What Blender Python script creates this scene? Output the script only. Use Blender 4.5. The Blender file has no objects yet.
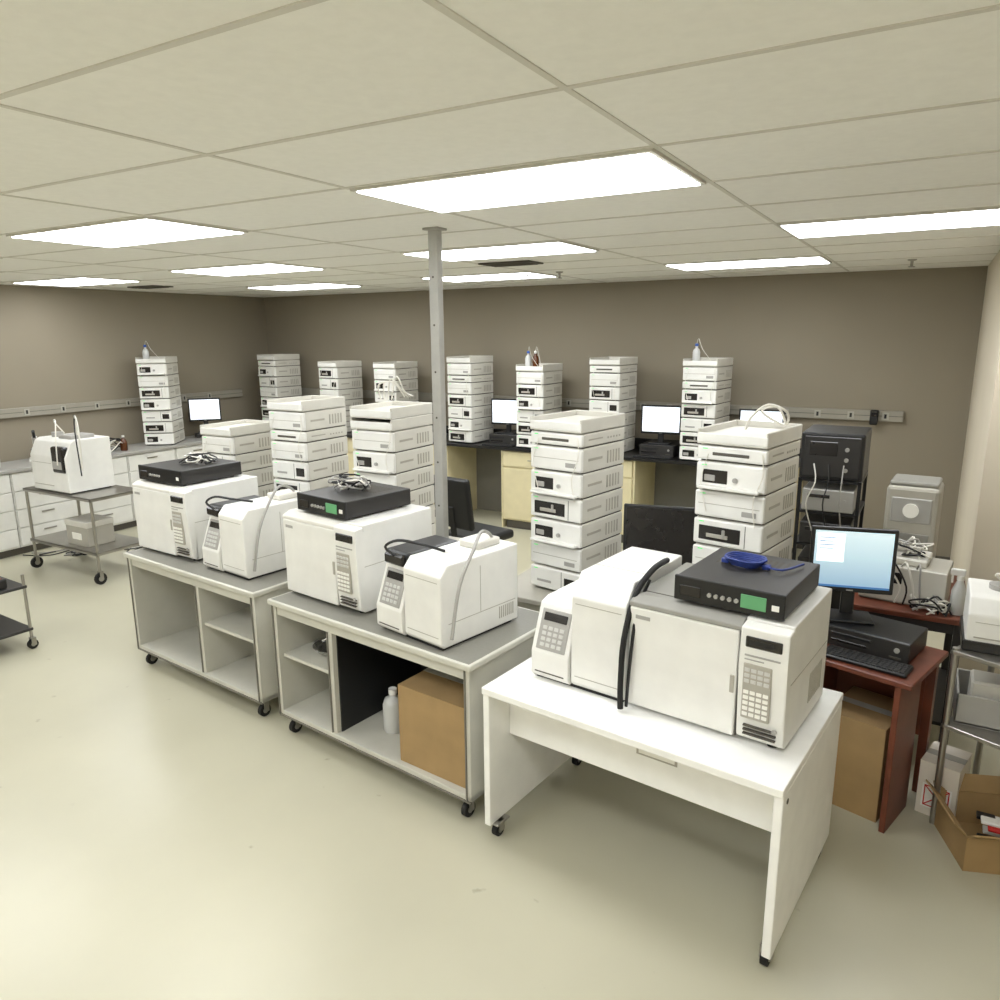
import bpy, bmesh, math, random
from mathutils import Vector, Matrix
random.seed(7)
sc=bpy.context.scene
try:
    sc.view_settings.view_transform='Standard'
    sc.view_settings.look='None'
except Exception: pass
# ---------------------------------------------------------------- materials
def lin(c):
    return tuple((v/255/12.92 if v/255<=.04045 else ((v/255+.055)/1.055)**2.4) for v in c)
def mat(name,rgb,rough=.5,metal=0,var=.04,scale=8,bump=0,emit=0,spec=.5,alpha=None):
    m=bpy.data.materials.new(name);m.use_nodes=True
    nt=m.node_tree;b=nt.nodes['Principled BSDF']
    c=lin(rgb)
    tc=nt.nodes.new('ShaderNodeTexCoord');no=nt.nodes.new('ShaderNodeTexNoise')
    no.inputs['Scale'].default_value=scale;no.inputs['Detail'].default_value=4
    nt.links.new(tc.outputs['Object'],no.inputs['Vector'])
    cr=nt.nodes.new('ShaderNodeValToRGB')
    cr.color_ramp.elements[0].position=.3;cr.color_ramp.elements[1].position=.7
    cr.color_ramp.elements[0].color=(*[v*(1-var) for v in c],1)
    cr.color_ramp.elements[1].color=(*[min(1,v*(1+var)) for v in c],1)
    nt.links.new(no.outputs['Fac'],cr.inputs['Fac'])
    nt.links.new(cr.outputs['Color'],b.inputs['Base Color'])
    b.inputs['Roughness'].default_value=rough;b.inputs['Metallic'].default_value=metal
    b.inputs['Specular IOR Level'].default_value=spec
    if bump:
        bp=nt.nodes.new('ShaderNodeBump');bp.inputs['Strength'].default_value=bump
        n2=nt.nodes.new('ShaderNodeTexNoise');n2.inputs['Scale'].default_value=scale*12
        nt.links.new(tc.outputs['Object'],n2.inputs['Vector'])
        nt.links.new(n2.outputs['Fac'],bp.inputs['Height']);nt.links.new(bp.outputs['Normal'],b.inputs['Normal'])
    if emit:
        nt.links.new(cr.outputs['Color'],b.inputs['Emission Color']);b.inputs['Emission Strength'].default_value=emit
    return m
M={}
M['white']=mat('lab_white',(226,225,219),.42)
M['cream']=mat('instrument_cream',(206,203,193),.45)
M['cream2']=mat('instrument_cream_dark',(168,164,152),.5)
M['grey']=mat('instrument_grey',(138,136,128),.5)
M['lgrey']=mat('light_grey_plastic',(160,158,152),.5)
M['black']=mat('black_plastic',(22,22,23),.4)
M['blackg']=mat('black_painted_metal',(42,40,38),.45)
M['dark']=mat('dark_window',(34,31,29),.25)
M['seam']=mat('seam_shadow_gap',(84,80,72),.8)
M['steel']=mat('stainless_steel',(165,162,155),.3,metal=.85)
M['galv']=mat('galvanised_pole',(170,169,163),.42,metal=.35,scale=20)
M['desk']=mat('desk_white_laminate',(240,239,234),.38)
M['bench']=mat('bench_beige_laminate',(196,194,182),.5)
M['benchin']=mat('bench_inner_laminate',(180,177,162),.55)
M['benchtop']=mat('bench_grey_top',(126,124,115),.45,scale=60)
M['benchtrim']=mat('bench_edge_trim',(112,109,99),.5)
M['birch']=mat('birch_cabinet',(216,205,166),.5)
M['epoxy']=mat('black_epoxy_top',(28,27,27),.3)
M['cherry']=mat('cherry_wood',(112,60,42),.4,var=.25,scale=6)
M['card']=mat('cardboard',(160,132,90),.8,var=.08)
M['cardw']=mat('white_carton',(220,212,198),.7)
M['red']=mat('red_print',(190,40,34),.6)
M['green']=mat('green_label',(96,160,110),.5)
M['lgreen']=mat('led_green',(90,210,110),.4,emit=.5)
M['blue']=mat('blue_cable',(38,58,130),.45)
M['cable']=mat('white_cable',(222,219,209),.5)
M['rubber']=mat('rubber',(22,21,20),.75)
M['foil']=mat('foil',(190,190,186),.25,metal=.9,bump=.5)
M['plastic']=mat('translucent_bottle',(200,201,198),.35)
M['amber']=mat('amber_glass',(86,46,20),.15)
M['cap']=mat('blue_cap',(40,80,160),.4)
M['key']=mat('keypad_key',(196,195,190),.5)
M['rail']=mat('wall_raceway',(150,145,132),.5)
M['screen']=mat('screen_white',(226,232,240),.3,emit=1.1,var=.01)
M['scrbar']=mat('screen_taskbar',(60,110,165),.3,emit=.6)
M['paper']=mat('paper_label',(236,234,226),.7)
M['blueish']=mat('screen_window',(236,244,248),.3,emit=.9,var=.01)
def screenpic():
    m=bpy.data.materials.new('screen_blue_desktop');m.use_nodes=True;nt=m.node_tree;b=nt.nodes['Principled BSDF']
    tc=nt.nodes.new('ShaderNodeTexCoord');sp=nt.nodes.new('ShaderNodeSeparateXYZ')
    cr=nt.nodes.new('ShaderNodeValToRGB')
    cr.color_ramp.elements[0].position=.14;cr.color_ramp.elements[0].color=(*lin((140,172,196)),1)
    cr.color_ramp.elements[1].position=.42;cr.color_ramp.elements[1].color=(*lin((205,226,232)),1)
    nt.links.new(tc.outputs['Object'],sp.inputs[0]);nt.links.new(sp.outputs['Z'],cr.inputs['Fac']);nt.links.new(cr.outputs['Color'],b.inputs['Base Color'])
    nt.links.new(cr.outputs['Color'],b.inputs['Emission Color']);b.inputs['Emission Strength'].default_value=.6
    return m
M['pic']=screenpic()
# ---------------------------------------------------------------- builder
class Ob:
    def __init__(s,name,loc=(0,0,0),rz=0,parent=None):
        s.name=name;s.loc=loc;s.rz=rz;s.parent=parent;s.bm=bmesh.new();s.ml=[];s.T=Matrix()
    def mi(s,m):
        if m not in s.ml:s.ml.append(m)
        return s.ml.index(m)
    def poly(s,vs,fs,m,b=0,seg=2,smooth=False):
        i=s.mi(m);bv=[s.bm.verts.new(s.T@Vector(v)) for v in vs];out=[]
        for f in fs:
            try:
                fc=s.bm.faces.new([bv[k] for k in f]);fc.material_index=i;fc.smooth=smooth;out.append(fc)
            except ValueError: pass
        if b>0:
            ed=list({e for f in out for e in f.edges})
            bmesh.ops.bevel(s.bm,geom=ed,offset=b,segments=seg,affect='EDGES',profile=.5,clamp_overlap=True,material=i)
    def box(s,x0,x1,y0,y1,z0,z1,m,b=.003,seg=1):
        v=[(x0,y0,z0),(x1,y0,z0),(x1,y1,z0),(x0,y1,z0),(x0,y0,z1),(x1,y0,z1),(x1,y1,z1),(x0,y1,z1)]
        f=[(0,3,2,1),(4,5,6,7),(0,1,5,4),(1,2,6,5),(2,3,7,6),(3,0,4,7)]
        s.poly(v,f,m,b,seg)
    def prismx(s,pts,x0,x1,m,b=.004):
        n=len(pts);v=[(x0,y,z) for y,z in pts]+[(x1,y,z) for y,z in pts]
        f=[tuple(range(n)),tuple(reversed(range(n,2*n)))]+[(i,i+n,(i+1)%n+n,(i+1)%n) for i in range(n)]
        s.poly(v,f,m,b,2)
    def tube(s,pts,r,m,n=8,smooth=True,sub=4,r2=None,cap=True):
        P=[Vector(p) for p in pts]
        if len(P)>2 and sub>1:
            Q=[]
            for i in range(len(P)-1):
                p0=P[max(i-1,0)];p1=P[i];p2=P[i+1];p3=P[min(i+2,len(P)-1)]
                for k in range(sub):
                    t=k/sub
                    Q.append(.5*((2*p1)+(-p0+p2)*t+(2*p0-5*p1+4*p2-p3)*t*t+(-p0+3*p1-3*p2+p3)*t**3))
            Q.append(P[-1]);P=Q
        vs=[];nrm=None
        for i,p in enumerate(P):
            t=(P[min(i+1,len(P)-1)]-P[max(i-1,0)]).normalized()
            if nrm is None: nrm=t.orthogonal().normalized()
            else:
                nrm=(nrm-t*nrm.dot(t))
                nrm=nrm.normalized() if nrm.length>1e-6 else t.orthogonal().normalized()
            bn=t.cross(nrm)
            rr=r if r2 is None else r+(r2-r)*i/(len(P)-1)
            for k in range(n):
                a=2*math.pi*k/n;vs.append(p+nrm*math.cos(a)*rr+bn*math.sin(a)*rr)
        fs=[]
        for i in range(len(P)-1):
            for k in range(n):
                fs.append((i*n+k,i*n+(k+1)%n,(i+1)*n+(k+1)%n,(i+1)*n+k))
        s.poly(vs,fs,m,0,smooth=smooth)
        if cap:
            s.poly(vs[:n],[tuple(reversed(range(n)))],m);s.poly(vs[-n:],[tuple(range(n))],m)
    def cyl(s,p0,p1,r,m,n=16,r2=None): s.tube([p0,p1],r,m,n,r2=r2)
    def lathe(s,prof,c,m,n=20):
        vs=[];cx,cy,cz=c
        for r,z in prof:
            for k in range(n):
                a=2*math.pi*k/n;vs.append((cx+r*math.cos(a),cy+r*math.sin(a),cz+z))
        fs=[(i*n+k,i*n+(k+1)%n,(i+1)*n+(k+1)%n,(i+1)*n+k) for i in range(len(prof)-1) for k in range(n)]
        s.poly(vs,fs,m,smooth=True)
        s.poly(vs[-n:],[tuple(range(n))],m);s.poly(vs[:n],[tuple(reversed(range(n)))],m)
    def castor(s,x,y,r=.035,top=.1):
        s.cyl((x-.013,y,r),(x+.013,y,r),r,'rubber',16)
        s.cyl((x-.016,y,r),(x+.016,y,r),r*.45,'steel',12)
        s.box(x-.021,x-.016,y-.012,y+.02,r*.8,r*2+.012,'steel',0)
        s.box(x+.016,x+.021,y-.012,y+.02,r*.8,r*2+.012,'steel',0)
        s.box(x-.021,x+.021,y-.012,y+.02,r*2+.008,r*2+.016,'steel',0)
        s.cyl((x,y,r*2+.01),(x,y,top),.009,'steel',8)
    def end(s):
        bmesh.ops.recalc_face_normals(s.bm,faces=s.bm.faces)
        me=bpy.data.meshes.new(s.name);s.bm.to_mesh(me);s.bm.free()
        for k in s.ml: me.materials.append(M[k] if isinstance(k,str) else k)
        o=bpy.data.objects.new(s.name,me);sc.collection.objects.link(o)
        o.location=s.loc;o.rotation_euler=(0,0,math.radians(s.rz))
        if s.parent:o.parent=s.parent
        return o
def on(o,x,y,z=0):
    loc,rz=o;a=math.radians(rz)
    return (loc[0]+x*math.cos(a)-y*math.sin(a),loc[1]+x*math.sin(a)+y*math.cos(a),loc[2]+z)
def squiggle(name,c,R,n,z0,z1,mats,rad=.004,seed=1):
    rr=random.Random(seed);o=Ob(name,c)
    for q in range(n):
        a0=rr.uniform(0,6.28);pts=[]
        for i in range(8):
            a=a0+i*rr.uniform(.6,1.1);k=rr.uniform(.4,1)
            pts.append((R[0]*k*math.cos(a),R[1]*k*math.sin(a),z0+rad+(z1-z0)*(rr.random() if 0<i<7 else 0)))
        o.tube(pts,rad,mats[q%len(mats)],6)
    return o.end()
# ---------------------------------------------------------------- room
H=2.75;XL,XR,YB,YF,XJ,YJ=-8.6,2.3,7.98,-2.2,.30,5.1
mfloor=mat('epoxy_floor',(184,180,158),.33,var=.06,scale=1.1,spec=.5)
nt=mfloor.node_tree;b=nt.nodes['Principled BSDF'];cr=[n for n in nt.nodes if n.type=='VALTORGB'][0];tc=[n for n in nt.nodes if n.type=='TEX_COORD'][0]
vn=nt.nodes.new('ShaderNodeTexNoise');vn.inputs['Scale'].default_value=9;vn.inputs['Detail'].default_value=8
c2=nt.nodes.new('ShaderNodeValToRGB');c2.color_ramp.elements[0].position=.70;c2.color_ramp.elements[0].color=(0,0,0,1);c2.color_ramp.elements[1].position=.78;c2.color_ramp.elements[1].color=(.6,.6,.6,1)
mx=nt.nodes.new('ShaderNodeMixRGB');mx.inputs['Color2'].default_value=(*lin((124,114,92)),1)
nt.links.new(tc.outputs['Object'],vn.inputs['Vector']);nt.links.new(vn.outputs['Fac'],c2.inputs['Fac']);nt.links.new(c2.outputs['Color'],mx.inputs['Fac'])
nt.links.new(cr.outputs['Color'],mx.inputs['Color1']);nt.links.new(mx.outputs['Color'],b.inputs['Base Color'])
M['floor']=mfloor
M['wall']=mat('painted_wall_taupe',(140,131,114),.85,var=.02,scale=2,bump=.03)
M['wallr']=mat('painted_wall_beige',(206,196,176),.85,var=.02,scale=2,bump=.03)
M['ceil']=mat('acoustic_tile',(244,243,238),.9,var=.02,scale=30,bump=.15)
M['tbar']=mat('ceiling_tbar',(212,209,200),.6)
M['lamp']=mat('troffer_diffuser',(248,251,255),.4,emit=13,var=0.0)
M['vent']=mat('ceiling_vent_dark',(70,64,54),.6)
def wall(name,x0,x1,y0,y1,z0,z1,m):
    o=Ob(name);o.box(x0,x1,y0,y1,z0,z1,m,0);return o.end()
wall('floor',XL-.1,XR+.1,YF-.1,YB+.1,-.1,0,'floor')
wall('ceiling',XL-.1,XR+.1,YF-.1,YB+.1,H,H+.1,'ceil')
wall('wall_back',XL-.1,XR+.1,YB,YB+.1,0,H,'wall')
wall('wall_left',XL-.1,XL,YF,YB,0,H,'wall')
wall('wall_front',XL-.1,XR+.1,YF-.1,YF,0,H,'wallr')
wall('wall_right',XR,XR+.1,YF,YB,0,H,'wallr')
wall('wall_right_return',XJ,XR,YJ,YB,0,H,'wallr')
for n,a in (('back',(XL,XJ,YB-.012,YB)),('left',(XL,XL+.012,YF,YB-.012))):
    o=Ob('baseboard_'+n);o.box(*a,0,.1,'seam',.002);o.end()
xs=[-.8+1.22*k for k in range(-6,3)];ys=[2.32+.633*k for k in range(-7,9)]
g=Ob('ceiling_grid')
for x in xs:
    g.box(x-.009,x+.009,YF,YB,H-.003,H,'tbar',0)
for y in ys:
    g.box(XL,XR,y-.009,y+.009,H-.0035,H,'tbar',0)
g.end()
def troffer(x,y):
    o=Ob('ceiling_light_panel')
    w=1.22;d=.633
    o.box(x+.012,x+w-.012,y+.012,y+.03,H-.012,H,'tbar',0);o.box(x+.012,x+w-.012,y+d-.03,y+d-.012,H-.012,H,'tbar',0)
    o.box(x+.012,x+.03,y+.03,y+d-.03,H-.012,H,'tbar',0);o.box(x+w-.03,x+w-.012,y+.03,y+d-.03,H-.012,H,'tbar',0)
    o.box(x+.03,x+w-.03,y+.03,y+d-.03,H-.016,H-.003,'lamp',0)
    o.end()
for y,x0s in ((2.32,(-2.02,-4.46,-6.9)),(4.22,(-.8,-3.24,-5.68,-8.12)),(6.12,(-2.02,-4.46,-6.9)),(.42,(-.8,-3.24,-5.68,-8.12)),(-1.48,(-2.02,-4.46,.42))):
    for x in x0s: troffer(x,y)
for (x,y) in ((-3.22,5.22),(-7.9,5.35)):
    o=Ob('ceiling_vent');o.box(x,x+.45,y,y+.26,H-.012,H,'vent',.003)
    for k in range(5): o.box(x+.03,x+.42,y+.03+k*.043,y+.045+k*.043,H-.018,H-.01,'seam',0)
    o.end()
for x,y in ((-3.05,6.35),(-.25,6.9),(-3.35,6.3)):
    o=Ob('fire_sprinkler',(x,y,H));o.lathe([(.035,0),(.03,-.01),(.012,-.014),(.01,-.05),(.028,-.055),(.02,-.06)],(0,0,0),'steel');o.end()
o=Ob('support_column',(-2.37,3.41,0));o.box(-.03,.03,-.026,.026,0,H,'galv',.008,2);o.box(-.08,.08,-.07,.07,0,.012,'galv',.003);o.box(-.05,.05,-.045,.045,H-.012,H,'galv',.003)
for k in range(9): o.cyl((0,-.026,.5+k*.25),(0,-.0275,.5+k*.25),.006,'seam',8)
o.end()
o=Ob('wall_raceway',(0,YB,0));o.box(-4.15,-.22,-.05,0,1.36,1.46,'rail',.004);o.box(-4.15,-.22,-.054,-.048,1.41,1.414,'seam',0)
for k in range(13):
    x=-4.0+k*.3;o.box(x,x+.06,-.056,-.049,1.375,1.445,'cream2',.002);o.box(x+.02,x+.04,-.058,-.055,1.39,1.43,'black',0)
o.box(-8.3,-4.3,-.05,0,1.36,1.46,'rail',.004)
o.end()
o=Ob('wall_raceway',(XL,0,0));o.box(0,.05,.5,7.4,1.36,1.46,'rail',.004);o.box(.048,.054,.5,7.4,1.41,1.414,'seam',0)
for k in range(16):
    y=.8+k*.4;o.box(.049,.056,y,y+.06,1.375,1.445,'cream2',.002);o.box(.055,.058,y+.02,y+.04,1.39,1.43,'black',0)
o.end()
o=Ob('wall_thermostat_box',(-.50,YB-.054,1.33));o.box(0,.07,-.05,0,0,.14,'black',.008);o.box(.01,.06,-.056,-.05,.08,.12,'dark',.002);o.end()  # black thermostat box hung on the raceway
# ---------------------------------------------------------------- generic instruments
def hplc(name,loc,rz,kinds,bot=0,tone='cream'):
    o=Ob(name,loc,rz);z=0;W=.345;D=.435
    o.box(.03,.315,.03,.4,0,.012,'rubber',.002);z=.008
    for i,k in enumerate(kinds):
        h={'t':.075,'s':.08,'b':.19}.get(k,.14)
        if k!='t':
            o.box(.003,W-.003,.012,D,z+.004,z+h-.004,tone,.006,2)
            o.box(.01,W-.01,.02,D-.01,z-.003,z+.006,'seam',0)
            o.box(0,W,-.012,.014,z+.006,z+h-.006,'white' if tone=='cream' else 'cream',.010,2)
            o.box(.03,.055,-.0135,-.011,z+h-.022,z+h-.017,'lgreen',0)
            for q in range(5):
                o.box(W-.004,W-.001,.25+q*.03,.262+q*.03,z+.03,z+h-.04,'cream2',0)
            o.box(W-.005,W-.0015,.06,.2,z+h*.45,z+h*.55,'cream2',0)
        if k=='p':
            o.box(.035,.16,-.0145,-.010,z+.035,z+h-.04,'dark',.003)
            o.box(.045,.10,-.018,-.012,z+.045,z+.075,'lgrey',.003)
            o.box(.02,W-.02,-.045,-.008,z+.008,z+.024,'white',.005,2)
            o.cyl((.2,-.012,z+.06),(.2,-.022,z+.06),.012,'lgrey',12)
        elif k=='a' or k=='b':
            o.box(.03,.24,-.0145,-.010,z+.03,z+h-.038,'dark',.004)
            o.box(.07,.18,-.017,-.012,z+.045,z+.065,'cream2',.002)
            o.box(.15,.165,-.02,-.012,z+.05,z+h-.05,'lgrey',.002)
            o.box(.262,.265,-.0135,-.010,z+.015,z+h-.015,'seam',0)
        elif k=='d':
            o.box(.02,.325,-.0135,-.010,z+h*.5,z+h*.5+.003,'cream2',0)
            o.box(.24,.31,-.0145,-.010,z+.03,z+.055,'lgrey',.002)
        elif k=='c':
            o.box(.22,.223,-.0135,-.010,z+.015,z+h-.015,'seam',0)
            o.box(.24,.32,-.0145,-.010,z+.035,z+.095,'dark',.003)
            o.box(.05,.15,-.0145,-.010,z+.045,z+.06,'lgrey',.002)
        elif k=='s':
            o.box(.08,.26,-.0145,-.010,z+.03,z+.045,'seam',.002)
        elif k=='t':
            o.box(0,W,-.02,D,z+.002,z+.014,tone,.004)
            o.box(0,.012,-.02,D,z+.01,z+h,tone,.004);o.box(W-.012,W,-.02,D,z+.01,z+h,tone,.004)
            o.box(0,W,D-.012,D,z+.01,z+h,tone,.004);o.box(0,W,-.022,-.01,z+.01,z+h*.75,'white',.005)
            o.box(.012,W-.012,.02,D-.012,z+h*.55,z+h*.6,tone,.002)
            for q in range(bot):
                cx=.08+.095*(q%3);cy=.12+.15*(q//3);zz=z+h*.6
                o.lathe([(.032,0),(.036,.01),(.036,.09),(.028,.115),(.013,.13),(.013,.15)],(cx,cy,zz),['plastic','amber','plastic'][q%3],14)
                o.lathe([(.017,0),(.017,.022),(.012,.026)],(cx,cy,zz+.148),['cap','white','white'][q%3],12)
                o.tube([(cx,cy,zz+.17),(cx+.03,cy-.03,zz+.22),(cx+.1,cy-.1,zz+.12),(.33,-.012,z-.02),(.33,-.018,z-.2)],.0025,'cable',5)
        z+=h
    o.tube([(.32,-.013,z-.1),(.335,-.03,z-.2),(.30,-.035,z-.32),(.31,-.02,z-.45)],.003,'cable',5)
    o.tube([(.06,-.014,z-.12),(.04,-.04,z-.25),(.07,-.03,z-.4)],.0025,'cable',5)
    return o.end()
def gc(name,loc,rz,top='grey'):
    o=Ob(name,loc,rz);W,D,Hh=.61,.54,.46
    for x in (.05,W-.05):
        for y in (.06,D-.05): o.cyl((x,y,0),(x,y,.016),.02,'rubber',12)
    o.box(0,W,.03,D,.014,Hh-.02,'white',.005,2)
    o.box(.004,.432,0,.034,.02,Hh-.03,'white',.007,3)
    o.box(.434,.439,.012,.034,.02,Hh-.02,'seam',0)
    o.box(.03,.09,-.0015,.001,Hh-.075,Hh-.06,'lgrey',0)
    o.box(.41,.426,-.004,.004,.19,.26,'cream2',.002)
    o.prismx([(.035,.016),(.004,.03),(-.014,.33),(-.010,Hh-.005),(.04,Hh+.004),(.05,.016)],.442,W,'white',.006)
    o.box(.462,.588,-.0175,-.008,.385,.425,'dark',.003)
    o.box(.475,.56,-.0185,-.016,.395,.415,'black',0)
    o.box(.462,.585,-.0165,-.010,.352,.358,'lgrey',0)
    o.box(.462,.53,-.0165,-.010,.338,.342,'lgrey',0)
    o.box(.460,.560,-.0165,-.004,.115,.325,'cream2',.003)
    for r in range(9):
        for c in range(4):
            if r in (3,): continue
            o.box(.466+c*.023,.484+c*.023,-.020,-.010,.295-r*.021,.308-r*.021,'paper' if (r>3) else 'key',.001)
    for q in range(3): o.box(.47,.585,-.0125,.0,.05+q*.016,.055+q*.016,'seam',0)
    o.cyl((.58,-.008,.09),(.58,-.014,.09),.009,'lgrey',12)
    o.prismx([(.0,Hh-.03),(.004,Hh-.012),(.05,Hh+.008),(D,Hh+.008),(D,Hh-.03)],0,.44,top,.004)
    o.box(.442,W,.04,D,Hh-.03,Hh+.012,'white',.005,2)
    o.box(.02,.42,.09,.095,Hh+.004,Hh+.0095,'seam',0)
    for q in range(10): o.box(W-.002,W+.0015,.30+q*.018,.308+q*.018,.08,.2,'cream2',0)
    o.box(W-.002,W+.0015,.04,D-.02,.255,.258,'cream2',0)
    for q in range(10): o.box(-.0015,.002,.15+q*.018,.158+q*.018,.08,.2,'cream2',0)
    return o.end()
def msd(name,loc,rz,blacktop=False,hose=True,h=.5,ch=.05):
    o=Ob(name,loc,rz)
    o.box(.01,.43,.03,.5,0,.014,'rubber',.002)
    o.prismx([(0.02,.01),(.0,.03),(.0,.13),(.075,.33),(.13,.345),(.50,.345),(.50,.01)],0,.185,'white',.005)
    T=o.T;a=math.atan2(.2,.075)
    o.T=Matrix.Translation((0,0,.13))@Matrix.Rotation(-(math.pi/2-a),4,'X')
    o.box(.02,.165,-.004,.004,.015,.19,'lgrey',.004,2)
    o.box(.035,.15,-.007,-.002,.14,.175,'dark',.002)
    for r in range(4):
        for c in range(4): o.box(.04+c*.028,.06+c*.028,-.008,-.002,.03+r*.024,.045+r*.024,'key',.001)
    o.T=T
    o.box(.02,.165,-.002,.004,.04,.045,'seam',0)
    o.prismx([(0.03,.012),(.015,.03),(.015,h-ch),(.03+ch*.6,h),(.54,h),(.54,.012)],.19,.44,'white',.007)
    o.box(.186,.19,.03,.5,.02,.34,'seam',0)
    o.box(.438,.4415,.06,.52,.12,.123,'cream2',0)
    o.box(.438,.4415,.27,.273,.12,h-.05,'cream2',0)
    for q in range(8): o.box(.438,.4415,.4+q*.014,.406+q*.014,.05,.11,'cream2',0)
    o.box(.21,.42,.0135,.017,.06,.063,'cream2',0);o.box(.21,.42,.0135,.017,h-ch-.03,h-ch-.027,'cream2',0)
    o.box(.19,.44,.2,.203,h-.001,h+.0015,'cream2',0)
    if blacktop:
        o.box(.0,.186,.06,.40,.342,.40,'black',.02,3);o.box(.02,.16,.04,.09,.335,.39,'dark',.01)
        o.tube([(.10,.05,.38),(.05,.03,.42),(.12,.05,.46),(.22,.10,.45),(.28,.2,h+.005)],.007,'black',8)
        o.tube([(.47,.05,.06),(.475,.1,.3),(.47,.2,h+.05),(.42,.3,h+.10),(.36,.42,h+.06),(.36,.46,h+.005)],.008,'lgrey',8)
        o.box(.25,.38,.32,.48,h,h+.035,'cream',.006)
    if hose:
        o.tube([(.455,-.04,.015),(.45,-.035,.12),(.452,-.02,.3),(.46,.05,.46),(.47,.16,.53),(.455,.3,.53),(.43,.4,h+.01)],.012,'rubber',10)
        o.tube([(.47,-.02,.02),(.475,-.01,.2),(.478,.03,.4),(.475,.14,.5)],.007,'black',8)
    return o.end()
def control_box(name,loc,rz,w=.40,d=.46,h=.10,label=True,coil=None):
    o=Ob(name,loc,rz)
    for x in (.04,w-.04):
        for y in (.05,d-.05): o.cyl((x,y,0),(x,y,.012),.014,'rubber',10)
    o.box(0,w,.012,d,.01,h,'blackg',.004,2);o.box(-.004,w+.004,0,.016,.008,h+.003,'black',.004,2)
    o.box(.02,.1,-.003,0.002,.03,.07,'dark',.002)
    for q in range(5): o.cyl((.135+q*.025,.0,.05),(.135+q*.025,-.008,.05),.008,'lgrey',10)
    if label: o.box(w-.15,w-.06,-.003,.001,.03,h-.02,'green',.001)
    o.box(w-.04,w-.015,-.003,.001,.04,.06,'paper',0)
    for q in range(12): o.box(.06+q*.024,.07+q*.024,d*.55,d*.85,h-.001,h+.001,'seam',0)
    if coil:
        for q in range(5):
            r=.055+q*.006;pts=[(w*.42+r*math.cos(t*math.pi/5),d*.6+r*.8*math.sin(t*math.pi/5),h+.006+q*.006+.002*math.sin(t*2)) for t in range(11)]
            o.tube(pts,.0045,coil,6,sub=2)
        o.tube([(w*.42+.06,d*.6,h+.01),(w*.8,d*.5,h+.02),(w*.9,d*.8,h+.015)],.0045,coil,6)
        for q in range(2):
            o.box(w*.42-.09+q*.16,w*.42-.06+q*.16,d*.55,d*.6,h+.001,h+.02,'blue',.003)
    return o.end()
def monitor(name,loc,rz,w=.38,hh=.29,off=False,pic=False,stand=.12,scr=None):
    o=Ob(name,loc,rz)
    o.box(-.11,.11,-.08,.08,0,.015,'black',.006,2);o.box(-.03,.03,.02,.045,.01,stand+hh*.5,'black',.006)
    o.box(-w/2,w/2,0,.025,stand,stand+hh,'black',.006,2);o.box(-w/2+.05,w/2-.05,.02,.05,stand+.04,stand+hh-.04,'black',.015,2)
    m='dark' if off else (scr or 'screen')
    o.box(-w/2+.018,w/2-.018,-.0015,.002,stand+.024,stand+hh-.018,m,0)
    if pic:
        o.box(-w/2+.018,w/2-.018,-.0025,.001,stand+.024,stand+.034,'scrbar',0)
        o.box(-w/2+.03,-w/2+.15,-.0025,.001,stand+.15,stand+hh-.03,'blueish',0)
        for q in range(4): o.box(-w/2+.04,-w/2+.11-.01*(q%2),-.003,.001,stand+hh-.05-q*.018,stand+hh-.053-q*.018,'scrbar',0)
    o.box(-.015,.015,-.002,.001,stand+.008,stand+.014,'lgrey',0)
    return o.end()
def pc(name,loc,rz,w=.36,d=.36,h=.1):
    o=Ob(name,loc,rz);o.box(0,w,.01,d,.006,h,'black',.005,2);o.box(0,w,0,.014,.004,h,'blackg',.006,2)
    o.box(.02,w*.55,-.003,.001,h*.6,h*.75,'black',.002);o.box(.02,w*.5,-.003,.001,h*.3,h*.42,'dark',.002)
    o.cyl((w-.05,.001,h*.6),(w-.05,-.006,h*.6),.012,'lgrey',12);o.box(w-.08,w-.03,-.003,.001,h*.2,h*.28,'seam',0)
    for x in (.03,w-.03):
        for y in (.04,d-.04): o.cyl((x,y,0),(x,y,.008),.01,'rubber',8)
    return o.end()
# ---------------------------------------------------------------- benches
def bench(name,loc,rz,L,D,Ht,div,shelfside,dark):
    o=Ob(name,loc,rz);b0=.115
    o.box(-.0,L,.0,D,Ht-.03,Ht,'bench',.006,2)
    o.box(.015,L-.015,.015,D-.015,Ht-.002,Ht+.0006,'benchtop',0)
    o.box(.02,L-.02,.03,.05,Ht-.09,Ht-.03,'bench',.002)
    o.box(.02,.045,.02,D-.02,b0,Ht-.03,'bench',.002);o.box(L-.045,L-.02,.02,D-.02,b0,Ht-.03,'bench',.002)
    o.box(.02,L-.02,.02,D-.02,b0,b0+.03,'bench',.002)
    o.box(.018,L-.018,.014,.022,b0-.004,b0+.006,'benchtrim',0)
    for x in (.018,L-.046): o.box(x,x+.006,.012,.022,b0,Ht-.03,'benchtrim',0)
    o.box(.045,L-.045,D-.04,D-.025,b0+.03,Ht-.03,'benchin',0)
    o.box(div,div+.028,.03,D-.04,b0+.03,Ht-.09,'bench',.002)
    o.box(div-.004,div+.002,.022,.032,b0+.03,Ht-.09,'benchtrim',0)
    zs=(b0+Ht)/2
    if shelfside=='r': o.box(div+.028,L-.045,.05,D-.04,zs,zs+.02,'bench',.002)
    else: o.box(.045,div,.05,D-.04,zs,zs+.02,'bench',.002)
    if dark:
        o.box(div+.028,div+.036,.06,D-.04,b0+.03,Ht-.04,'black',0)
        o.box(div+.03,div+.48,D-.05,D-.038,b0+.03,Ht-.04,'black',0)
    for x in (.08,L-.08):
        for y in (.07,D-.08): o.castor(x,y,.038,b0)
    return o.end()
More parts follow.
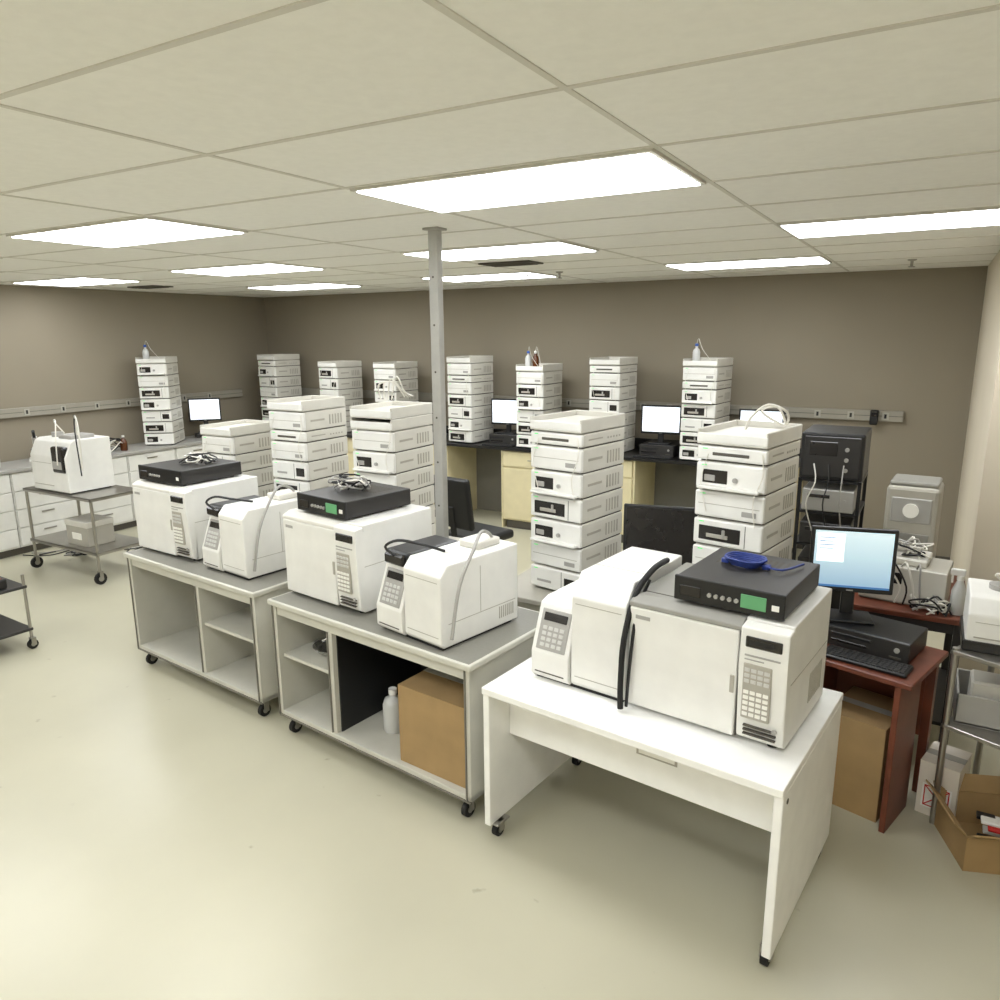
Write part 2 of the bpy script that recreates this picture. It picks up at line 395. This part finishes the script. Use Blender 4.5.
B1=((-4.56,2.84,0),-6);B2=((-3.03,2.67,0),-7);DK=((-1.53,2.46,0),-6.5)
bench('lab_bench_cart',*B1,1.40,.72,.80,.78,'r',False)
bench('lab_bench_cart',*B2,1.43,.72,.80,.46,'l',True)
o=Ob('white_desk',*DK);L,D,Ht=1.25,.84,.74
o.box(0,L,0,D,Ht-.032,Ht,'desk',.004,2)
o.box(.0,.032,.01,D-.01,.075,Ht-.032,'desk',.003);o.box(L-.032,L,.01,D-.01,.075,Ht-.032,'desk',.003)
o.box(.032,L-.032,.16,.182,Ht-.28,Ht-.032,'desk',.002)
o.box(.032,L-.032,D-.06,D-.04,Ht-.40,Ht-.032,'desk',.002)
o.box(.65,.82,.157,.161,Ht-.155,Ht-.125,'cream2',0);o.box(.66,.81,.1555,.158,Ht-.147,Ht-.133,'paper',0)
o.cyl((L,.06,Ht-.07),(L+.002,.06,Ht-.07),.01,'seam',12)
for x in (.03,L-.03):
    for y in (.07,D-.08): o.castor(x,y,.032,.078)
o.box(.0,.06,.03,.12,.070,.08,'steel',.002)
o.end()
gc('gas_chromatograph',on(DK,.575,.205,.74),-7,'grey');gc('gas_chromatograph',on(B2,.01,.13,.8006),-8,'cream')
gc('gas_chromatograph',on(B1,.0,.11,.8006),-4,'cream')
control_box('gc_controller_box',on(DK,.74,.25,.74+.472),-7,coil='blue')
control_box('gc_controller_box',on(B2,.09,.18,.8006+.472),-10);control_box('gc_controller_box',on(B1,.04,.15,.8006+.472),-4,w=.46,label=False)
msd('mass_spectrometer',on(DK,.12,.20,.74),-7,ch=.09)
msd('mass_spectrometer',on(B2,.80,.06,.8006),-12,blacktop=True,hose=False,h=.40)
msd('mass_spectrometer',on(B1,.76,.11,.8006),-8,blacktop=True,hose=False,h=.42)
squiggle('cable_bundle',on(B2,.26,.42,.8006+.576),(.13,.12),7,0,.06,['black','cable','lgrey'],.005,3)
squiggle('cable_bundle',on(B1,.30,.42,.8006+.576),(.14,.12),5,0,.05,['black','cable','black'],.005,5)
o=Ob('foil_dish',on(B2,.27,.22,.478));o.lathe([(.05,0),(.09,.02),(.11,.045),(.115,.05),(.085,.03),(.04,.012)],(0,0,0),'foil');o.tube([(-.08,0,.05),(-.02,.03,.085),(.06,0,.07),(.09,-.03,.05)],.012,'foil',8);o.end()
o=Ob('solvent_bottle',on(B2,.70,.24,.145));o.lathe([(.05,0),(.055,.01),(.055,.15),(.045,.18),(.018,.195),(.018,.21)],(0,0,0),'plastic');o.lathe([(.022,0),(.022,.03)],(0,0,.208),'white');o.end()
o=Ob('solvent_bottle',on(B2,.60,.33,.145));o.lathe([(.035,0),(.04,.01),(.04,.10),(.03,.12),(.015,.13),(.015,.15)],(0,0,0),'plastic');o.lathe([(.02,0),(.02,.02)],(0,0,.148),'lgrey');o.end()
def carton(name,loc,rz,w,d,h,m='card',flaps=False,lab=None):
    o=Ob(name,loc,rz);t=.006
    o.box(0,w,0,t,0,h,m,0);o.box(0,w,d-t,d,0,h,m,0);o.box(0,t,t,d-t,0,h,m,0);o.box(w-t,w,t,d-t,0,h,m,0);o.box(t,w-t,t,d-t,0,t,m,0)
    if not flaps:
        o.box(0,w,0,d/2-.001,h,h+t,m,0);o.box(0,w,d/2+.001,d,h,h+t,m,0);o.box(w*.0,w,d/2-.025,d/2+.025,h+t,h+t+.001,'cream2',0)
    else:
        q=d*.4
        for s,y0 in ((-1,0),(1,d)):
            T=o.T;o.T=Matrix.Translation((0,y0,h))@Matrix.Rotation(math.radians(50 if s<0 else -50),4,'X')
            o.box(0,w,-t/2,t/2,0,q*.6,m,0);o.T=T
        for s,x0 in ((-1,0),(1,w)):
            T=o.T;o.T=Matrix.Translation((x0,0,h))@Matrix.Rotation(math.radians(-45 if s<0 else 45),4,'Y')
            o.box(-t/2,t/2,.01,d-.01,0,q*.5,m,0);o.T=T
    if lab=='x':
        z0,z1=.04,.16;xx0,xx1=.02,.14
        o.box(xx0,xx1,-.001,.0,z0,z1,'paper',0)
        for (u0,u1,v0,v1) in ((xx0+.008,xx1-.008,z0+.008,z0+.013),(xx0+.008,xx1-.008,z1-.013,z1-.008),(xx0+.008,xx0+.013,z0+.008,z1-.008),(xx1-.013,xx1-.008,z0+.008,z1-.008)):
            o.box(u0,u1,-.002,0,v0,v1,'red',0)
        o.tube([(xx0+.01,-.0015,z0+.01),(xx1-.01,-.0015,z1-.01)],.0025,'red',6);o.tube([(xx0+.01,-.0015,z1-.01),(xx1-.01,-.0015,z0+.01)],.0025,'red',6)
    return o.end()
carton('cardboard_box',on(B2,.935,.05,.1455),-6,.44,.42,.40)
o=Ob('instrument_side_panel',on(B1,.66,.12,.1455),-6);o.box(0,.03,0,.4,0,.36,'blackg',.004);o.box(.03,.075,.02,.3,0,.2,'lgrey',.004);o.end()
# ---------------------------------------------------------------- mid tables
def table(name,loc,rz,L,D,Ht,top='benchtop',leg='cream2',shelf=True,back=False):
    o=Ob(name,loc,rz);o.box(0,L,0,D,Ht-.03,Ht,top,.004)
    for x in (.02,L-.06):
        for y in (.02,D-.06): o.box(x,x+.04,y,y+.04,0,Ht-.03,leg,.003)
    o.box(.02,L-.02,.03,.05,Ht-.09,Ht-.03,leg,.002);o.box(.02,L-.02,D-.05,D-.03,Ht-.09,Ht-.03,leg,.002)
    if shelf:o.box(.03,L-.03,.04,D-.04,.2,.22,leg,.002)
    if back:o.box(.03,L-.03,D-.035,D-.03,.22,Ht-.03,leg,0)
    return o.end()
table('lab_table',(-5.15,3.66,0),0,2.6,.72,.75,'cream2','benchin',back=True);table('lab_table',(-2.1,3.48,0),0,1.62,.72,.75,'cream2','benchin',back=True)
hplc('hplc_stack',(-4.88,3.80,.75),0,['d','p','a','c','d','t'])
hplc('hplc_stack',(-4.15,3.82,.75),0,['d','p','a','c','d','s','d','t'],0)
hplc('hplc_stack',(-3.30,3.74,.75),0,['d','a','c','d','p','d','t','t'],0)
hplc('hplc_stack',(-1.93,3.68,.75),-10,['c','d','p','a','p','d','s','t'],0)
hplc('hplc_stack',(-.96,3.57,.75),-10,['d','p','d','a','d','p','s','t'],0)
monitor('computer_monitor',(-1.24,3.92,.75),12,.42,.34,off=True,stand=.17)
o=Ob('loose_tubing')
o.tube([(-.78,3.75,1.735),(-.75,3.72,1.80),(-.68,3.74,1.86),(-.60,3.8,1.82),(-.62,3.87,1.75),(-.72,3.8,1.82),(-.64,3.76,1.85),(-.6,3.8,1.76)],.006,'cable',8)
o.end()
o=Ob('loose_tubing')
for q in range(4):
    o.tube([(-3.22+q*.03,3.95,1.78),(-3.17+q*.05,3.87,1.88+q*.02),(-3.07+q*.03,3.9,1.90-q*.02),(-3.02,3.95+q*.03,1.80)],.005,'cable',6)
o.end()
squiggle('cable_bundle',(-1.42,3.72,.75),(.12,.12),8,0,.12,['cable','black','lgrey','cable'],.005,8)
# ---------------------------------------------------------------- back bench
o=Ob('back_lab_bench',(0,0,0));y0,y1,z1=7.24,7.965,.95;x0,x1=-8.1,-1.05
o.box(x0,x1,y0-.02,y1,z1-.035,z1,'epoxy',.004)
o.box(x0,x1,y1-.02,y1,z1,z1+.1,'epoxy',.003)
n=9;w=(x1-x0)/n
for i in range(n):
    a=x0+i*w
    if i%3==1:
        o.box(a,a+.02,y0+.02,y1,.0,z1-.035,'birch',.002);o.box(a+w-.02,a+w,y0+.02,y1,0,z1-.035,'birch',.002)
        o.box(a,a+w,y1-.05,y1-.03,0,z1-.035,'benchtrim',0)
        continue
    o.box(a+.005,a+w-.005,y0+.03,y1,.1,z1-.035,'birch',0)
    o.box(a+.01,a+w/2-.004,y0+.01,y0+.03,.12,z1-.24,'birch',.003);o.box(a+w/2+.004,a+w-.01,y0+.01,y0+.03,.12,z1-.24,'birch',.003)
    o.box(a+.01,a+w-.01,y0+.01,y0+.03,z1-.22,z1-.05,'birch',.003)
    o.box(a+w/2-.06,a+w/2+.06,y0-.005,y0+.004,z1-.14,z1-.13,'steel',.002)
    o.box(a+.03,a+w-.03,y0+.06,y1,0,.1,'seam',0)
o.end()
bk=[(-8.07,['d','a','p','d','c','p','s','t'],0),(-6.96,['d','p','a','d','c','a','t'],0),(-6.04,['p','a','d','c','p','d','t'],0),(-4.94,['a','p','c','a','d','s','d','t'],0),(-4.02,['p','a','c','p','a','d','t'],2),(-3.14,['a','d','p','c','a','d','s','t'],0),(-2.15,['p','a','c','a','p','s','d','t'],1)]
for x,k,bt in bk: hplc('hplc_stack',(x,7.30,.95),random.uniform(-6,0),k,bt)
for x in (-4.25,-2.42,-1.42):
    pc('desktop_computer',(x-.18,7.38,.95),0,.36,.4,.12);monitor('computer_monitor',(x,7.5,1.07),6,.42,.30,stand=.10)
    o=Ob('computer_keyboard',(x-.2,7.235,.95));o.box(0,.4,0,.11,.002,.018,'black',.004)
    for r in range(4):
        for c in range(14): o.box(.012+c*.027,.034+c*.027,.01+r*.024,.03+r*.024,.017,.022,'blackg',0)
    o.end()
for x in (-5.3,-3.42):
    o=Ob('reagent_bottle',(x,7.35,.95));o.lathe([(.04,0),(.045,.01),(.045,.12),(.03,.15),(.015,.165),(.015,.19)],(0,0,0),'amber');o.lathe([(.02,0),(.02,.02)],(0,0,.188),'white');o.end()
# ---------------------------------------------------------------- left bench
o=Ob('left_wall_bench',(0,0,0));x0,x1=XL+.02,-8.0
o.box(x0,x1+.02,2.6,7.1,.865,.9,'lgrey',.004)
for i in range(7):
    a=2.62+i*.64
    o.box(x0,x1-.02,a+.004,a+.636,.08,.865,'white',0)
    for q in range(4): o.box(x1-.02,x1,a+.012,a+.628,.1+q*.19,.28+q*.19,'white',.004);o.box(x1,x1+.012,a+.25,a+.38,.22+q*.19,.235+q*.19,'steel',.002)
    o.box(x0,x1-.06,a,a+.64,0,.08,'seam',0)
o.end()
hplc('hplc_stack',(-8.29,5.62,.9),36,['p','a','c','p','a','d','p','t'],1)
monitor('computer_monitor',(-8.28,6.52,.95),48,.40,.30,stand=.16);pc('desktop_computer',(-8.28,6.36,.9),60,.3,.2,.05)
o=Ob('balance_instrument',(-8.35,4.75,.9),60);o.prismx([(0,0),(0,.04),(.12,.09),(.2,.09),(.24,.0)],0,.22,'white',.008);o.cyl((.11,.17,.08),(.11,.17,.11),.05,'steel',20);o.box(.05,.17,.02,.04,.05,.06,'dark',.002);o.end()
o=Ob('microscope',(-8.3,4.25,.9),60);o.box(0,.15,0,.2,0,.03,'white',.008,2);o.box(.05,.1,.13,.17,.03,.26,'white',.01,2);o.box(.03,.12,.03,.15,.12,.135,'black',.003);o.cyl((.075,.08,.15),(.075,.08,.25),.02,'lgrey');o.cyl((.075,.09,.25),(.075,.0,.33),.016,'black');o.end()
for i,(y,k) in enumerate(((4.5,'amber'),(5.1,'plastic'),(5.25,'amber'),(3.9,'plastic'),(5.0,'amber'))):
    o=Ob('reagent_bottle',(-8.15-.1*(i%2),y,.9));o.lathe([(.035,0),(.04,.01),(.04,.1),(.028,.13),(.013,.14),(.013,.16)],(0,0,0),k);o.lathe([(.017,0),(.017,.02)],(0,0,.158),'white');o.end()
squiggle('cable_bundle',(-8.25,5.0,.9),(.25,.35),6,0,.15,['black','cable','black'],.006,21)
C=((-7.45,3.72,0),0)
o=Ob('steel_utility_cart',*C);L,D=1.08,.52
for z in (.80,.30):
    o.box(0,L,0,D,z-.012,z,'steel',.003);o.box(0,L,0,.01,z-.03,z+.0,'steel',.002);o.box(0,L,D-.01,D,z-.03,z,'steel',.002);o.box(0,.01,0,D,z-.03,z,'steel',.002);o.box(L-.01,L,0,D,z-.03,z,'steel',.002)
for x in (.02,L-.02):
    for y in (.02,D-.02): o.cyl((x,y,.12),(x,y,.79),.014,'steel',10);o.castor(x,y,.055,.14)
o.end()
def autosampler(name,loc,rz,w=.5,d=.42,h=.44,base=False):
    o=Ob(name,loc,rz);o.box(.02,w-.02,.03,d-.03,0,.012,'rubber',0)
    o.prismx([(0.0,.01),(0,h*.62),(.06,h*.86),(.1,h*.9),(d,h*.9),(d,.01)],0,w,'white',.008)
    if base:o.box(-.01,w+.01,-.015,d+.01,.0,.045,'epoxy',.006)
    o.box(w*.62,w*.97,-.012,.06,h*.35,h*.8,'dark',.02,2)
    o.box(w*.66,w*.9,-.02,-.005,h*.42,h*.55,'lgrey',.006);o.box(.03,w*.58,-.004,.002,.06,.065,'cream2',0);o.box(.03,w*.58,-.004,.002,h*.5,h*.505,'cream2',0)
    o.cyl((w*.25,.2,h*.88),(w*.25,.2,h*.98),.05,'lgrey',20);o.box(w*.5,w*.85,.12,d*.8,h*.88,h*.96,'lgrey',.01,2)
    o.tube([(w*.3,.25,h*.95),(w*.2,.2,h*1.15),(w*.55,.1,h*1.2),(w*.8,.0,h*.9),(w*.85,-.03,h*.5)],.006,'cable',6)
    o.tube([(w*.6,.25,h*.95),(w*.8,.2,h*1.3),(w*1.05,.1,h*1.05),(w*1.08,.1,h*.3)],.006,'black',6)
    o.tube([(w*.8,.2,h*.95),(w*.95,.15,h*1.3),(w*1.15,.1,h*1.1),(w*1.12,.1,h*.4)],.008,'cable',6)
    return o.end()
autosampler('laboratory_analyzer',on(C,.16,.03,.80),0,.58,.44,.54)
o=Ob('storage_carton',on(C,.5,.08,.3));o.box(0,.34,0,.26,0,.20,'cream2',.005);o.box(-.005,.345,-.005,.265,.18,.235,'cream',.006);o.box(.1,.24,-.006,.0,.06,.12,'paper',0);o.end()
o=Ob('small_rolling_cart',(-6.15,2.27,0),-3);L,D=.68,.42
for z in (.48,.16):
    o.box(0,L,0,D,z-.02,z,'blackg',.004)
for x in (.015,L-.015):
    for y in (.015,D-.015): o.cyl((x,y,.08),(x,y,.56),.011,'steel',10);o.castor(x,y,.035,.1)
o.end()
o=Ob('parts_tray',(-5.85,2.32,.48),-3);o.box(0,.34,0,.25,0,.07,'blackg',.01,2);o.box(.02,.32,.02,.23,.06,.075,'cherry',.003);o.end()
# ---------------------------------------------------------------- right workstation
WD=((-.43,3.49,0),-16)
o=Ob('cherry_computer_desk',*WD);L,D,Ht=.50,.50,.74
o.box(0,L,0,D,Ht-.026,Ht,'cherry',.004);o.box(L-.07,L-.045,.015,.30,0,Ht-.026,'cherry',.002);o.box(.008,.03,.015,D-.01,0,Ht-.026,'cherry',.002);o.box(.03,L-.07,D-.05,D-.035,.3,Ht-.026,'cherry',.002);o.box(L-.07,L-.03,D-.05,D-.01,0,Ht-.026,'cherry',.002);o.end()
pc('desktop_computer',on(WD,.06,.18,.74),-14,.36,.28,.10)
monitor('computer_monitor',on(WD,.09,.33,.84),14,.38,.32,pic=True,stand=.13,scr='pic')
o=Ob('computer_keyboard',on(WD,.10,.02,.74),-12);o.box(0,.36,0,.13,.002,.02,'black',.005)
for r in range(5):
    for c in range(15): o.box(.01+c*.0228,.029+c*.0228,.01+r*.022,.028+r*.022,.018,.024,'blackg',0)
o.end()
o=Ob('spray_bottle',(.215,4.22,.80));o.lathe([(.03,0),(.034,.01),(.034,.12),(.02,.16),(.013,.18)],(0,0,0),'plastic');o.lathe([(.017,0),(.017,.025)],(0,0,.178),'white');o.box(-.045,.02,-.01,.01,.20,.235,'white',.006,2);o.box(-.04,-.03,-.006,.006,.16,.205,'white',.002);o.end()
carton('cardboard_box',on(WD,.13,.07,0),-16,.27,.34,.46,flaps=False)
carton('shipping_carton',(.125,3.64,0),-14,.16,.22,.26,'cardw',lab='x')
carton('cardboard_box',(.31,3.28,0),20,.34,.34,.16,flaps=True)
o=Ob('packing_parts',(.40,3.43,.007));
for i in range(10):
    a=random.uniform(-.05,.1);b_=random.uniform(-.02,.12);o.box(a,a+.07,b_,b_+.05,i*.014,i*.014+.014,['cable','lgrey','black','paper','cable','lgrey','paper','black','red','paper'][i],.003)
o.end()
RC=((.18,3.57,0),-24)
o=Ob('steel_wire_cart',*RC);L,D=.75,.45
for z in (.85,.50):
    o.box(0,L,0,.014,z-.02,z,'steel',.003);o.box(0,L,D-.014,D,z-.02,z,'steel',.003);o.box(0,.014,0,D,z-.02,z,'steel',.003);o.box(L-.014,L,0,D,z-.02,z,'steel',.003);o.box(.01,L-.01,.01,D-.01,z-.008,z,'steel',0)
for x in (.015,L-.015):
    for y in (.015,D-.015): o.cyl((x,y,0.0),(x,y,.86),.014,'steel',12)
o.end()
autosampler('laboratory_analyzer',on(RC,.03,.05,.85),0,.5,.32,.26,base=True)
o=Ob('plastic_bin',on(RC,.03,.05,.5));o.box(0,.4,0,.3,0,.01,'lgrey',0);o.box(0,.4,0,.01,0,.14,'lgrey',.003);o.box(0,.4,.29,.3,0,.14,'lgrey',.003);o.box(0,.01,0,.3,0,.14,'lgrey',.003);o.box(.39,.4,0,.3,0,.14,'lgrey',.003);o.box(.05,.3,.05,.2,.01,.19,'cream',.01);o.end()
table('lab_table',(-.27,4.12,0),0,.54,.83,.80,'cherry','blackg')
o=Ob('pump_module',(-.24,4.25,.80),-6);o.box(0,.40,.01,.3,0,.2,'cream2',.008,2);o.box(0,.40,0,.014,.01,.2,'cream',.006,2);o.box(.03,.2,-.004,.002,.11,.17,'dark',.003);o.box(.03,.3,.05,.28,.2,.235,'cream',.006)
for q in range(4): o.tube([(.05+q*.07,.02,.2),(.1+q*.06,-.05,.24),(.2+q*.03,-.06,.12),(.18+q*.04,-.04,.02)],.005,['cable','black','cable','lgrey'][q],6)
o.end()
squiggle('cable_bundle',(-.05,4.38,1.035),(.14,.1),7,0,.08,['cable','black','cable','lgrey'],.005,11)
squiggle('cable_bundle',(.10,4.17,.80),(.10,.05),6,0,.08,['cable','black','cable','lgrey'],.005,12)
o=Ob('nitrogen_generator',(-.17,4.60,.80),-4);o.box(0,.26,0,.3,0,.56,'cream2',.02,2);o.box(.03,.23,-.006,.004,.36,.5,'lgrey',.01);o.cyl((.13,-.004,.43),(.13,-.016,.43),.04,'paper',20);o.box(.03,.23,-.004,.002,.08,.3,'grey',.004);o.box(.01,.25,.02,.28,.56,.585,'grey',.01,2);o.end()
o=Ob('equipment_rack',(-.64,4.62,0),0);w,d=.34,.45
for x in (0,w-.02):
    for y in (0,d-.02): o.box(x,x+.02,y,y+.02,0,1.36,'black',.002)
for z in (.15,.55,.95,1.15,1.34): o.box(0,w,0,d,z,z+.015,'black',.002)
o.box(.0,w,.0,d-.02,1.355,1.63,'black',.012,2);o.box(.02,w-.02,-.006,.004,1.375,1.61,'blackg',.004);o.box(.05,.2,-.010,-.004,1.5,1.58,'dark',.003)
for q in range(3): o.cyl((w-.09,-.006,1.42+q*.06),(w-.09,-.016,1.42+q*.06),.012,'lgrey',10)
for z in (.97,1.17): o.box(.03,w-.03,-.01,d-.05,z,z+.13,'lgrey' if z>1 else 'blackg',.006);o.box(.06,.18,-.014,-.008,z+.08,z+.1,'dark',.001);o.cyl((w-.08,-.01,z+.07),(w-.08,-.016,z+.07),.01,'lgrey',10)
for z in (.17,.57): o.box(.03,w-.03,.02,d-.05,z,z+.3,'blackg',.006)
for q in range(3): o.tube([(.08+q*.08,-.012,1.45),(.1+q*.07,-.05,1.35),(.06+q*.09,-.06,1.22),(.1+q*.08,-.02,1.05)],.004,['cable','black','lgrey'][q],6)
o.end()
o=Ob('office_chair',(-3.35,5.35,0),170)
o.box(-.24,.24,-.24,.24,.44,.52,'black',.03,3);T=o.T;o.T=Matrix.Translation((0,.24,.5))@Matrix.Rotation(math.radians(-8),4,'X');o.box(-.21,.21,-.02,.04,.1,.55,'black',.025,3);o.box(-.03,.03,.03,.05,-.05,.3,'black',.005);o.T=T
o.box(-.03,.03,.0,.3,.41,.44,'black',.004);o.cyl((0,0,.1),(0,0,.44),.025,'steel');o.cyl((0,0,.07),(0,0,.13),.04,'black')
for k in range(5):
    a=k*2*math.pi/5;o.tube([(0,0,.1),(.27*math.cos(a),.27*math.sin(a),.075)],.018,'black',8);o.castor(.27*math.cos(a),.27*math.sin(a),.028,.08)
o.end()
o=Ob('floor_cables')
for q in range(5):
    pts=[(-7.9+random.uniform(-.1,.1)+i*.12,4.2+random.uniform(-.35,.35)+i*.08,.008) for i in range(9)]
    o.tube(pts,.006,['black','cable','black','black','lgrey'][q],6)
o.end()
# ---------------------------------------------------------------- camera
p,yw,ro=math.radians(12.60),math.radians(30.18),math.radians(-.45)
f=Vector((-math.sin(yw)*math.cos(p),math.cos(yw)*math.cos(p),-math.sin(p)));r=Vector((math.cos(yw),math.sin(yw),0));u=r.cross(f)
r2=r*math.cos(ro)+u*math.sin(ro);u2=u*math.cos(ro)-r*math.sin(ro)
cam=bpy.data.cameras.new('camera');cam.sensor_width=36;cam.lens=26.7;cam.clip_start=.05
co=bpy.data.objects.new('camera',cam);sc.collection.objects.link(co)
co.matrix_world=Matrix(((r2.x,u2.x,-f.x,0),(r2.y,u2.y,-f.y,0),(r2.z,u2.z,-f.z,2.2),(0,0,0,1)))
sc.camera=co
w=bpy.data.worlds.new('world');w.use_nodes=True;w.node_tree.nodes['Background'].inputs[0].default_value=(.5,.48,.42,1);w.node_tree.nodes['Background'].inputs[1].default_value=.3;sc.world=w
